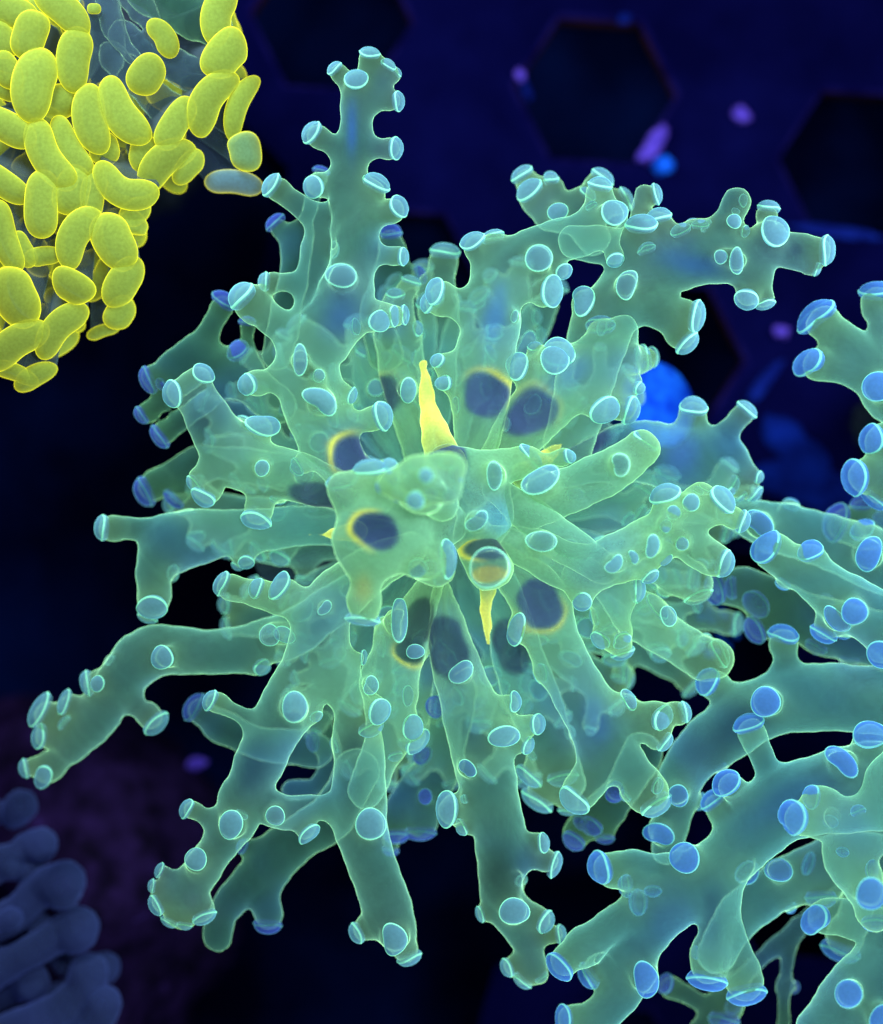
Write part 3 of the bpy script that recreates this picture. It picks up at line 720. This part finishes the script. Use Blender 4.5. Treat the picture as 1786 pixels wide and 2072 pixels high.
# =================================================================== the green coral at the lower right, blue tips
right = thing('branching_coral', 'green branching coral with vivid blue tips at the lower right edge', 'coral', tuple(P(1960, 1600, 0)[:2]) + (RACK_Z,))
T2 = lambda *a, **kw: tentacle(right, *a, **{'pal': 'right', 'extra': 2, **kw})
stem(right, 2000, 1600, -260, 1.2, 2.2, M_STONE)
T2([[(1990,1440,-40,78),(1830,1420,-30,72),(1680,1412,-30,68),(1560,1425,-30,62),(1455,1490,-40,58),(1385,1560,-50,46),(1362,1650,-60,36),(1350,1720,-66,30)]],
 [(1430,1378,31,1495,1420,10),(1548,1420,31,1580,1432,40),(1585,1283,31,1585,1370,0,{'br':28}),(1332,1687,28,1362,1668,22),(1372,1610,22,1375,1590,22,{'dens':.3})], spots=[(1480,1480,70,36,-35,lin(40,85,130),.2,None)])
T2([[(1990,1590,10,100),(1830,1590,20,92),(1690,1600,20,82),(1570,1640,15,72),(1485,1722,10,60),(1415,1790,5,54),(1335,1835,0,48),(1250,1865,4,36),(1180,1918,12,33)],
    [(1420,1770,5,48),(1330,1765,10,36),(1270,1760,12,32)],[(1450,1780,5,50),(1448,1870,10,33),(1440,1940,14,30)],[(1440,1800,0,40),(1480,1890,-10,30),(1500,1970,-14,32)],[(1340,1840,0,46),(1290,1930,-4,40),(1255,2010,-6,40),(1190,2080,-10,36)]],
 [(1130,1957,33,1180,1915,18,{'br':31}),(1213,1758,36,1280,1760,6,{'br':33}),(1432,1984,36,1440,1935,8,{'br':30}),(1510,2012,39,1500,1965,10,{'br':33}),(1306,1982,32,1300,1960,45),(1190,1975,30,1250,1930,-34),(1140,2068,30,1190,2070,10),(1513,1462,30,1548,1560,4,{'br':25}),(1468,1583,31,1520,1620,28),(1384,1735,32,1420,1745,30),(1512,1767,26,1490,1740,-60,{'dens':.6}),(1440,1618,30,1500,1690,-30),(1703,1540,30,1703,1560,44,{'dens':.7}),(1760,1485,33,1760,1520,60),(1265,1790,24,1320,1790,-40),(1290,1825,26,1330,1830,-50)],
 spots=[(1600,1620,90,34,-30,lin(60,120,165),.2,None),(1440,1860,20,50,0,lin(55,110,150),.2,None)])
T2([[(1900,1500,90,60),(1800,1580,100,46),(1772,1660,108,44),(1722,1722,118,56),(1745,1785,112,40),(1765,1840,105,32)],[(1745,1690,115,40),(1680,1668,115,28),(1645,1655,115,26)],[(1770,1640,105,34),(1700,1640,100,24),(1665,1618,98,22)]],
 [(1602,1655,38,1650,1660,10,{'notch':.35,'rot':60}),(1640,1612,24,1670,1620,6),(1762,1808,32,1752,1790,34),(1770,1868,30,1770,1840,6),(1735,1640,20,1745,1660,-10,{'asp':.8}),(1765,1760,20,1750,1770,-20)], warm=.35, dens=.38)
T2([[(1990,1860,10,80),(1850,1930,20,80),(1770,2000,28,86),(1720,2110,28,110)],[(1850,1900,10,40),(1760,1865,4,36),(1710,1858,0,34)]],
 [(1648,1860,36,1710,1858,4,{'br':31}),(1716,2010,28,1740,2015,40),(1782,2060,28,1770,2050,40)], dens=.28)
T2([[(1990,1740,-80,60),(1850,1745,-70,56),(1720,1740,-60,54),(1600,1780,-62,50),(1500,1850,-66,44),(1450,1930,-70,38)],[(1680,1745,-60,40),(1662,1790,-58,30)]],
 [(1660,1818,33,1662,1785,2,{'br':29}),(1700,1925,40,1760,1800,-30),(1575,1760,26,1590,1775,22,{'dens':.4})], dens=.28)
T2([[(1990,1360,20,70),(1850,1300,14,64),(1760,1242,15,58),(1670,1190,15,50),(1592,1135,15,36),(1568,1118,15,30)]],
 [(1548,1108,36,1590,1135,10,{'bend':.2}),(1638,1113,28,1668,1175,22),(1728,1237,27,1735,1240,50),(1665,1283,30,1700,1230,-22),(1690,1255,25,1710,1240,22,{'dens':.3}),(1782,1325,30,1790,1290,40)])
T2([[(1900,1320,-110,70),(1760,1290,-105,60),(1650,1260,-100,54),(1560,1215,-98,44),(1500,1185,-96,34)]], [(1445,1192,34,1505,1185,2),(1528,1222,31,1550,1205,10),(1526,1275,30,1590,1250,0),(1480,1190,24,1500,1190,-10),(1650,1310,24,1670,1280,-6)], pal='deep')
T2([[(1990,1210,-70,70),(1850,1165,-70,64),(1700,1105,-75,58),(1560,1062,-75,46),(1480,1035,-75,32)]], [(1756,1120,31,1756,1130,60),(1742,1072,28,1760,1120,10),(1535,1060,28,1545,1065,24,{'dens':.3})])
T2([[(1950,1120,-130,50),(1820,1080,-125,40),(1740,1070,-120,30)]], [(1742,1018,23,1750,1060,6),(1690,1056,38,1740,1070,2),(1785,1050,24,1800,1070,6)], pal='deep')
T2([[(1700,1800,-150,12),(1620,1870,-152,12),(1590,1960,-155,10),(1585,2080,-155,12)],[(1610,1880,-152,14),(1540,1940,-150,16),(1480,2000,-150,18),(1420,2080,-150,22)]], [(1345,1990,22,1440,2040,6),(1465,2065,32,1480,2010,10)], pal='deep', warm=.25, dens=.12)
# neighbouring head cut by the right edge
edge = thing('branching_coral', 'small green coral head with blunt blue tips cut by the right edge', 'coral', tuple(P(1930, 830, 0)[:2]) + (RACK_Z,))
T3 = lambda *a, **kw: tentacle(edge, *a, **{'pal': 'right', **kw})
stem(edge, 1960, 830, -200, 0.8, 1.4, M_STONE)
T3([[(1960,800,-30,90),(1860,800,-14,80),(1805,800,-8,58)],[(1840,800,-10,60),(1790,760,-8,46),(1775,735,-8,40)]], [(1650,637,38,1775,735,4,{'br':33}),(1635,733,36,1770,760,0,{'br':32}),(1775,590,34,1800,720,0,{'br':28}),(1778,782,33,1800,800,42)], warm=.3)
T3([[(1960,850,-30,80),(1860,880,-10,64),(1815,905,-8,46)],[(1850,900,-8,46),(1800,955,-4,36)]], [(1762,888,33,1810,890,6),(1728,966,38,1800,955,4,{'br':33}),(1768,1010,26,1815,960,-26)], warm=.3)
# =================================================================== the yellow hammer coral at the upper left
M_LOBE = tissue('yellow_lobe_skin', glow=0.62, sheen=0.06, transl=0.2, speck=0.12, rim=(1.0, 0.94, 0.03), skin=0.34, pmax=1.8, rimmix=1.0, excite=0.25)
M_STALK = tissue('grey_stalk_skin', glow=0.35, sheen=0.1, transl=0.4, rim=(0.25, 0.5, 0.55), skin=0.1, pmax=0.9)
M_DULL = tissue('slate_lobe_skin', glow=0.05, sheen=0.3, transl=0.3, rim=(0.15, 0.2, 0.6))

def hammer(parent, cx, cy, hl, hw, ang, z, org, bend=0.25, tilt=0.35, lobecol=None, edgecol=None, stalkcol=None, lm=None, dens=1.3, sr=0.30):
    """one tentacle: flattened stalk widening into a cross bar; the bar's swollen lobe is its sub-part"""
    c = P(cx, cy, z)
    a = math.radians(-ang)
    L = np.array([math.cos(a), math.sin(a), 0.0])                # along the bar
    o = np.array(org)
    out = c - o
    out = out / np.linalg.norm(out)
    out = out * (1 - tilt) + np.array([0, 0, 1.0]) * tilt        # lobe faces out and up to the light
    out = out - L * (out @ L); out /= np.linalg.norm(out)
    S = np.cross(L, out)
    hlw, hww = R(hl * 1.16, z), R(hw * 1.12, z)
    # stalk, lofted from a thin neck to the width of the bar
    n, m = 20, 12
    V, C = [], []
    e = c - out * hww * 0.35
    for i in range(m + 1):
        t = i / m
        q = o + (e - o) * t
        q = q + np.array([0, 0, -0.35 * math.sin(t * math.pi)])
        w1 = sr * (1 - t) + hlw * 0.86 * t ** 1.6 + sr * 0.3 * t * (1 - t)
        w2 = sr * (1 - t) + hww * 0.62 * t
        for j in range(n):
            b = 2 * math.pi * j / n
            bw = bend * hlw * (math.cos(b) ** 2 * (w1 / hlw) ** 2) * t * t
            V.append(q + L * w1 * math.cos(b) + S * (w2 * math.sin(b) + bw))
            cc = stalkcol * (1 - 0.4 * t ** 3) + (lobecol * 0.5) * 0.4 * t ** 3
            C.append(np.append(cc, 0.5 + 0.3 * t))
    F = []
    for i in range(m):
        for j in range(n):
            k2 = (j + 1) % n
            F.append((i * n + j, i * n + k2, (i + 1) * n + k2, (i + 1) * n + j))
    V.append(e + out * hww * 0.1); C.append(np.append(stalkcol, .8)); ce = len(V) - 1
    for j in range(n):
        F.append((m * n + j, m * n + (j + 1) % n, ce))
    st = mesh_obj('tentacle', V, F, M_STALK, parent, C)
    # lobe: bent sausage
    n, m = 22, 26
    V, C = [], []
    ph = random.uniform(0, 6)
    for i in range(m + 1):
        u = -1 + 2 * i / m
        uu = math.sin(u * math.pi / 2)
        prof = math.sqrt(max(0.0, 1 - abs(uu) ** 3.2))
        wv = 1 + 0.06 * math.sin(3 * u + ph)
        th = 2.3 * bend * uu                                       # bar bent along an arc
        rad = hlw / (2.3 * bend) if abs(bend) > 0.02 else 1e6
        if rad > 1e5: ctr, tang = c + L * (hlw * uu), L
        else:
            ctr = c + L * (rad * math.sin(th)) + S * (rad * (1 - math.cos(th)) - 0.3 * bend * hlw)
            tang = L * math.cos(th) + S * math.sin(th)
        side = np.cross(out, tang)
        for j in range(n):
            b = 2 * math.pi * j / n
            V.append(ctr + side * (hww * prof * wv * math.cos(b)) + out * (hww * 0.72 * prof * wv * math.sin(b) - 0.10 * hlw * uu * uu))
            g = max(0, 1 - (math.sin(b) * 0.5 + 0.5) * prof) ** 1.2            # paler, greener face; saturated yellow edge
            C.append(np.append(lobecol * (1 - g) + edgecol * g, dens))
    F = []
    for i in range(m):
        for j in range(n):
            k2 = (j + 1) % n
            F.append((i * n + j, (i + 1) * n + j, (i + 1) * n + k2, i * n + k2))
    mesh_obj('tentacle_lobe', V, F, lm, st, C)
    return st

hc = thing('hammer_coral', 'bright yellow hammer coral with bean-shaped tentacle lobes at the upper left', 'coral', tuple(P(170, 150, -300)[:2]) + (RACK_Z - 3.2,))
stem(hc, 150, 140, -330, 1.6, 2.6, M_STONE, zb=RACK_Z - 3.2)
HY = lin(130, 156, 68); HE = lin(150, 160, 44); HS = lin(70, 86, 120)
LOBES = [  # x, y, half length, half width, angle, height, bend
 (22,24,48,30,20,60,.1),(60,70,44,33,-72,70,.0),(125,20,60,27,40,66,.15),(152,120,58,30,97,60,-.2),(72,172,66,37,102,75,-.25),(2,80,34,28,60,55,.1),(12,145,34,27,60,60,.2),
 (12,258,56,28,28,55,.1),(186,240,64,29,80,55,-.25),(248,225,70,30,58,50,-.3),(98,315,72,31,60,60,-.25),(142,298,62,24,60,42,-.1),(84,412,60,32,92,58,-.05),(8,372,52,25,35,50,0),
 (148,385,44,31,108,40,-.15),(192,390,46,21,100,30,-.25),(250,378,66,30,25,42,-.5),(290,312,32,28,-70,14,-.2),(335,335,66,28,-42,18,.45),(382,340,36,21,-50,0,.2),(356,250,52,27,-58,40,.1),
 (430,205,70,29,-58,36,.45),(487,215,66,19,-68,12,.3),(298,152,38,30,-55,40,.1),(328,76,38,22,58,30,.35),(457,112,46,37,-50,42,.2),(447,30,56,30,-75,46,.45),(495,306,34,32,80,0,.1),(472,372,52,23,5,-40,.25),
 (158,480,62,28,118,40,-.4),(232,488,54,36,62,30,-.15),(88,520,32,19,-8,24,.2),(45,505,34,22,60,30,0),(8,478,66,28,72,44,-.1),(146,582,38,34,30,30,.2),(252,572,50,29,-58,12,.2),(32,600,56,42,62,44,-.15),
 (244,634,32,25,-55,-14,.1),(122,668,64,27,-48,16,.35),(208,672,30,13,-18,-40,.3),(32,700,66,32,-35,34,.3),(28,756,46,18,20,6,.3),(72,764,42,20,-30,-4,.3),(272,452,20,28,-60,-6,.1),(118,205,30,34,80,30,0),(10,175,30,26,20,38,.1),(95,240,26,22,30,20,0),(275,430,30,22,-40,4,.1),(150,60,26,20,30,12,.1),(190,18,12,10,0,46,0),(210,300,30,26,80,20,0)]
fr = random.Random(5)
for gy in range(20, 760, 62):                                    # lobes of the lower tier, between the upper ones
    for gx in range(0, 520, 66):
        x, y = gx + fr.uniform(-16, 16), gy + fr.uniform(-16, 16)
        if x > 470 - 0.6 * max(0, y - 150) or (170 < x < 440 and y < 180): continue
        LOBES.append((x, y, fr.uniform(34, 50), fr.uniform(20, 28), fr.uniform(-80, 80), fr.uniform(-70, -30), fr.uniform(-.3, .3)))
for i, (x, y, hl, hw, an, z, bd) in enumerate(LOBES):
    far = max(0.0, (z < 0) * 0.5)
    lc = HY * (1 - 0.25 * random.random()) ; ec = HE
    if (x, y) == (472, 372): lc, ec = lin(70, 115, 140), lin(80, 130, 140)
    if (x, y) == (495, 306): lc, ec = lin(90, 135, 100), lin(120, 150, 70)
    bd = bd * 1.1
    og = P(190 + (x - 190) * 0.22, 95 + (y - 95) * 0.22, -190)
    hammer(hc, x, y, hl, hw, an, z, og, bend=bd, lobecol=lc, edgecol=ec, stalkcol=HS, lm=M_LOBE)
# bare folds of the mouth between the stalks, upper part
def folds(parent):
    for k, pts in enumerate([[(215,-20,-10,26),(232,60,0,20),(262,110,4,16),(300,150,10,14)], [(262,-20,-20,34),(300,40,-8,26),(322,90,0,16)], [(300,-20,-10,50),(380,30,6,44),(440,60,14,34)], [(250,70,-30,26),(330,120,-20,30),(420,160,-14,34)], [(230,120,-30,30),(300,190,-30,34),(360,240,-24,30)], [(200,10,-30,40),(215,110,-40,34),(190,200,-50,30)]]):
        ch = seg_chain(pts)
        f, org = build_field([ch], 0.06, 0.2, 0.05)
        V, F = surface_nets(f, org, 0.06)
        C = np.tile(np.append(lin(72, 104, 128) if k != 2 else lin(66, 120, 105), 0.28), (len(V), 1))
        mesh_obj('mouth_fold', V, F, M_ARM, parent, C)
folds(hc)

# =================================================================== dim coral and rock at the lower left
FL_Z = RACK_Z - 3.2
M_ROCK = noise_mat('purple_live_rock', (0.007, 0.004, 0.016), (0.026, 0.011, 0.070), 1.3, 0.95, 8, (0.10, 0.05, 0.34), 0.8)
def rock(name, cx, cy, z, r, label):
    c = P(cx, cy, z)
    V, F = [], []
    nu, nv = 96, 48
    for i in range(nv + 1):
        t = i / nv
        el = math.pi * (0.5 - t * 0.5)
        for j in range(nu):
            a = 2 * math.pi * j / nu
            d = Vector((math.cos(a) * math.cos(el), math.sin(a) * math.cos(el), math.sin(el)))
            k = 1 + 0.10 * noise.noise(d * 2.2) + 0.06 * noise.noise(d * 6) + 0.03 * noise.noise(d * 14)
            zz = FL_Z + (c[2] - FL_Z) * (d.z * k if d.z > 0 else 0)
            V.append((c[0] + d.x * r * k, c[1] + d.y * r * k, max(FL_Z, zz)))
    for i in range(nv):
        for j in range(nu):
            k2 = (j + 1) % nu
            F.append((i * nu + j, (i + 1) * nu + j, (i + 1) * nu + k2, i * nu + k2))
    return tag(mesh_obj(name, V, F, M_ROCK), label, 'rock')
rock('live_rock', -40, 1930, -400, 5.2, 'dark purple encrusted rock mound at the lower left corner')
dc = thing('hammer_coral', 'dim slate-blue coral with broad blunt lobes on the purple rock', 'coral', tuple(P(-40, 1930, -400)))
PAL['dull'] = dict(body=lin(66, 82, 122), warm=lin(72, 82, 160), tip=lin(86, 96, 150), rim=lin(90, 110, 180), dens=1.1)
for ch in ([(-60,1690,-230,40),(0,1655,-210,28),(28,1640,-200,30),(40,1638,-198,36)], [(-60,1770,-220,46),(20,1735,-200,32),(62,1705,-190,34),(82,1698,-188,42)], [(-60,1800,-190,36),(0,1772,-180,26),(26,1762,-178,34)],
           [(-60,1890,-190,50),(20,1860,-175,42),(90,1805,-165,42),(118,1780,-165,52),(132,1795,-165,48)], [(-60,1975,-170,56),(40,1940,-160,40),(118,1900,-155,38),(150,1880,-155,50),(160,1900,-155,46)],
           [(100,2040,-230,40),(180,1990,-222,28),(212,1962,-220,38)], [(-30,2120,-160,64),(90,2070,-155,54),(160,2010,-155,44),(182,1975,-155,50)], [(-60,2040,-200,50),(20,2000,-195,36),(70,1990,-190,38)],
           [(120,2150,-150,60),(185,2090,-150,44),(200,2040,-150,48)], [(-40,1890,-160,22),(5,1872,-150,20),(25,1858,-148,26)], [(40,1850,-205,26),(60,1790,-200,22),(66,1760,-198,30)], [(130,1960,-215,24),(90,1900,-205,20),(84,1880,-203,28)]):
    tentacle(dc, [[(x + fr.uniform(-9, 9), y + fr.uniform(-12, 12), z - 110 + fr.uniform(-15, 15), q * fr.uniform(.78, .98)) for x, y, z, q in ch]], [], pal='dull', warm=.4, mat=M_DULL)

# =================================================================== small loose things on the rack
M_VIOLET = noise_mat('violet_algae', (0.07, 0.035, 0.42), (0.16, 0.08, 0.7), 5.0, 0.7)
M_BLUE = noise_mat('blue_plastic', (0.004, 0.05, 0.62), (0.01, 0.14, 0.9), 2.0, 0.6)
M_DIMBL = noise_mat('dull_blue_film', (0.003, 0.006, 0.10), (0.006, 0.018, 0.22), 2.0, 0.9)
M_FILM = noise_mat('blue_film', (0.002, 0.006, 0.09), (0.004, 0.018, 0.24), 1.2, 0.9)
def pebble(name, x, y, z, rx, ry, rz, ang, mat, label, cat, group=None, seed=0):
    c = P(x, y, z); s = (CAM_H - z / 100) / CAM_H / 100
    V, F = [], []
    nu, nv = 20, 12
    ca, sa = math.cos(math.radians(-ang)), math.sin(math.radians(-ang))
    for i in range(nv + 1):
        el = math.pi * (0.5 - i / nv)
        for j in range(nu):
            a = 2 * math.pi * j / nu
            d = Vector((math.cos(a) * math.cos(el), math.sin(a) * math.cos(el), math.sin(el)))
            k = 1 + 0.42 * noise.noise(d * 1.6 + Vector((seed * 3.1, 0, 0))) + 0.2 * noise.noise(d * 4 + Vector((0, seed * 1.7, 0)))
            u, v = d.x * rx * s * k, d.y * ry * s * k
            V.append((c[0] + u * ca - v * sa, c[1] + u * sa + v * ca, c[2] + d.z * rz * s * k))
    for i in range(nv):
        for j in range(nu):
            k2 = (j + 1) % nu
            F.append((i * nu + j, (i + 1) * nu + j, (i + 1) * nu + k2, i * nu + k2))
    return tag(mesh_obj(name, V, F, mat), label, cat, group)
RZ = RACK_Z * 100
pebble('algae_clump', 1322, 292, RZ + 24, 50, 18, 24, -58, M_VIOLET, 'long violet algae clump at the rim of the upper hexagonal hole', 'algae', seed=1)
pebble('blue_pellet', 1342, 333, RZ + 20, 22, 19, 20, 0, M_BLUE, 'small bright blue pellet beside the long violet algae clump', 'pellet', seed=2)
pebble('algae_clump', 1500, 232, RZ + 14, 20, 15, 14, 40, M_VIOLET, 'little violet clump alone on the rack between two hexagonal holes', 'algae', seed=3)
pebble('algae_clump', 1052, 152, RZ + 12, 14, 11, 12, 60, M_VIOLET, 'tiny violet clump on the left corner of the upper hexagonal hole', 'algae', seed=4)
pebble('algae_clump', 1066, 184, RZ + 8, 8, 24, 8, -20, M_DIMBL, 'thin dull blue film strip under the tiny violet clump', 'algae', seed=5)
pebble('algae_clump', 1262, 38, RZ + 10, 14, 12, 10, 0, M_DIMBL, 'dim blue clump on the top rim of the upper hexagonal hole', 'algae', seed=6)
pebble('algae_clump', 1580, 672, RZ + 14, 16, 13, 14, 0, M_VIOLET, 'violet clump left of the right-edge coral head', 'algae', seed=7)
pebble('algae_clump', 1545, 775, RZ + 16, 52, 14, 16, -52, M_DIMBL, 'dull blue streak of algae below the right-hand violet clump', 'algae', seed=8)
pebble('algae_clump', 397, 1545, RZ + 60, 20, 12, 14, -15, M_VIOLET, 'violet speck in the black gap left of the lower arms', 'algae', seed=9)
pebble('algae_film', 1700, 470, RZ + 6, 90, 12, 6, 8, M_DIMBL, 'thin blue film along the lower rim of the right hexagonal hole', 'algae', seed=10)
pebble('algae_film', 1610, 905, RZ + 10, 90, 40, 10, 45, M_FILM, 'blurred blue film patch between the large coral and right edge', 'algae', seed=11)
pebble('algae_film', 1640, 985, RZ + 10, 130, 44, 10, 12, M_FILM, 'wide blurred blue film patch above the lower right coral', 'algae', seed=12)
# blue frag plug glimpsed behind the large coral
def plug(x, y, z, r, tiltx, tilty, label):
    c = P(x, y, z); ax = Vector((tiltx, tilty, 1)).normalized()
    q = ax.to_track_quat('Z', 'Y').to_matrix()
    prof = [(0.02, 0.0), (0.7, 0.0), (0.93, -0.03), (1.0, -0.12), (0.97, -0.25), (0.55, -0.32), (0.45, -0.5), (0.38, -2.4), (0.02, -2.45)]
    V, F = [], []; n = 40
    for rr, hh in prof:
        for j in range(n):
            a = 2 * math.pi * j / n
            p = q @ Vector((rr * r * math.cos(a), rr * r * math.sin(a), hh * r)) + Vector(c)
            V.append(tuple(p))
    for i in range(len(prof) - 1):
        for j in range(n):
            k2 = (j + 1) % n
            F.append((i * n + j, (i + 1) * n + j, (i + 1) * n + k2, i * n + k2))
    return tag(mesh_obj('frag_plug', V, F, M_BLUE), label, 'plug')
plug(1338, 815, -300, 1.0, 0.55, 0.2, 'glowing blue plug behind the right arms of the large coral')
# sparkling blue rubble between the two corals
def rubble(x, y, z):
    root = thing('blue_rubble', 'glittering bright blue rubble deep between the two green corals', 'rubble', tuple(P(x, y, z)))
    for k in range(14):
        px, py = x + random.gauss(0, 22), y + random.gauss(0, 26)
        o = pebble('pebble', px, py, z + random.uniform(-10, 14), random.uniform(6, 15), random.uniform(5, 11), 8, random.uniform(0, 180), M_BLUE, None, None, seed=20 + k)
        o.parent = root; o.matrix_parent_inverse = Matrix.Translation(-root.location)
rubble(1445, 1285, -420)
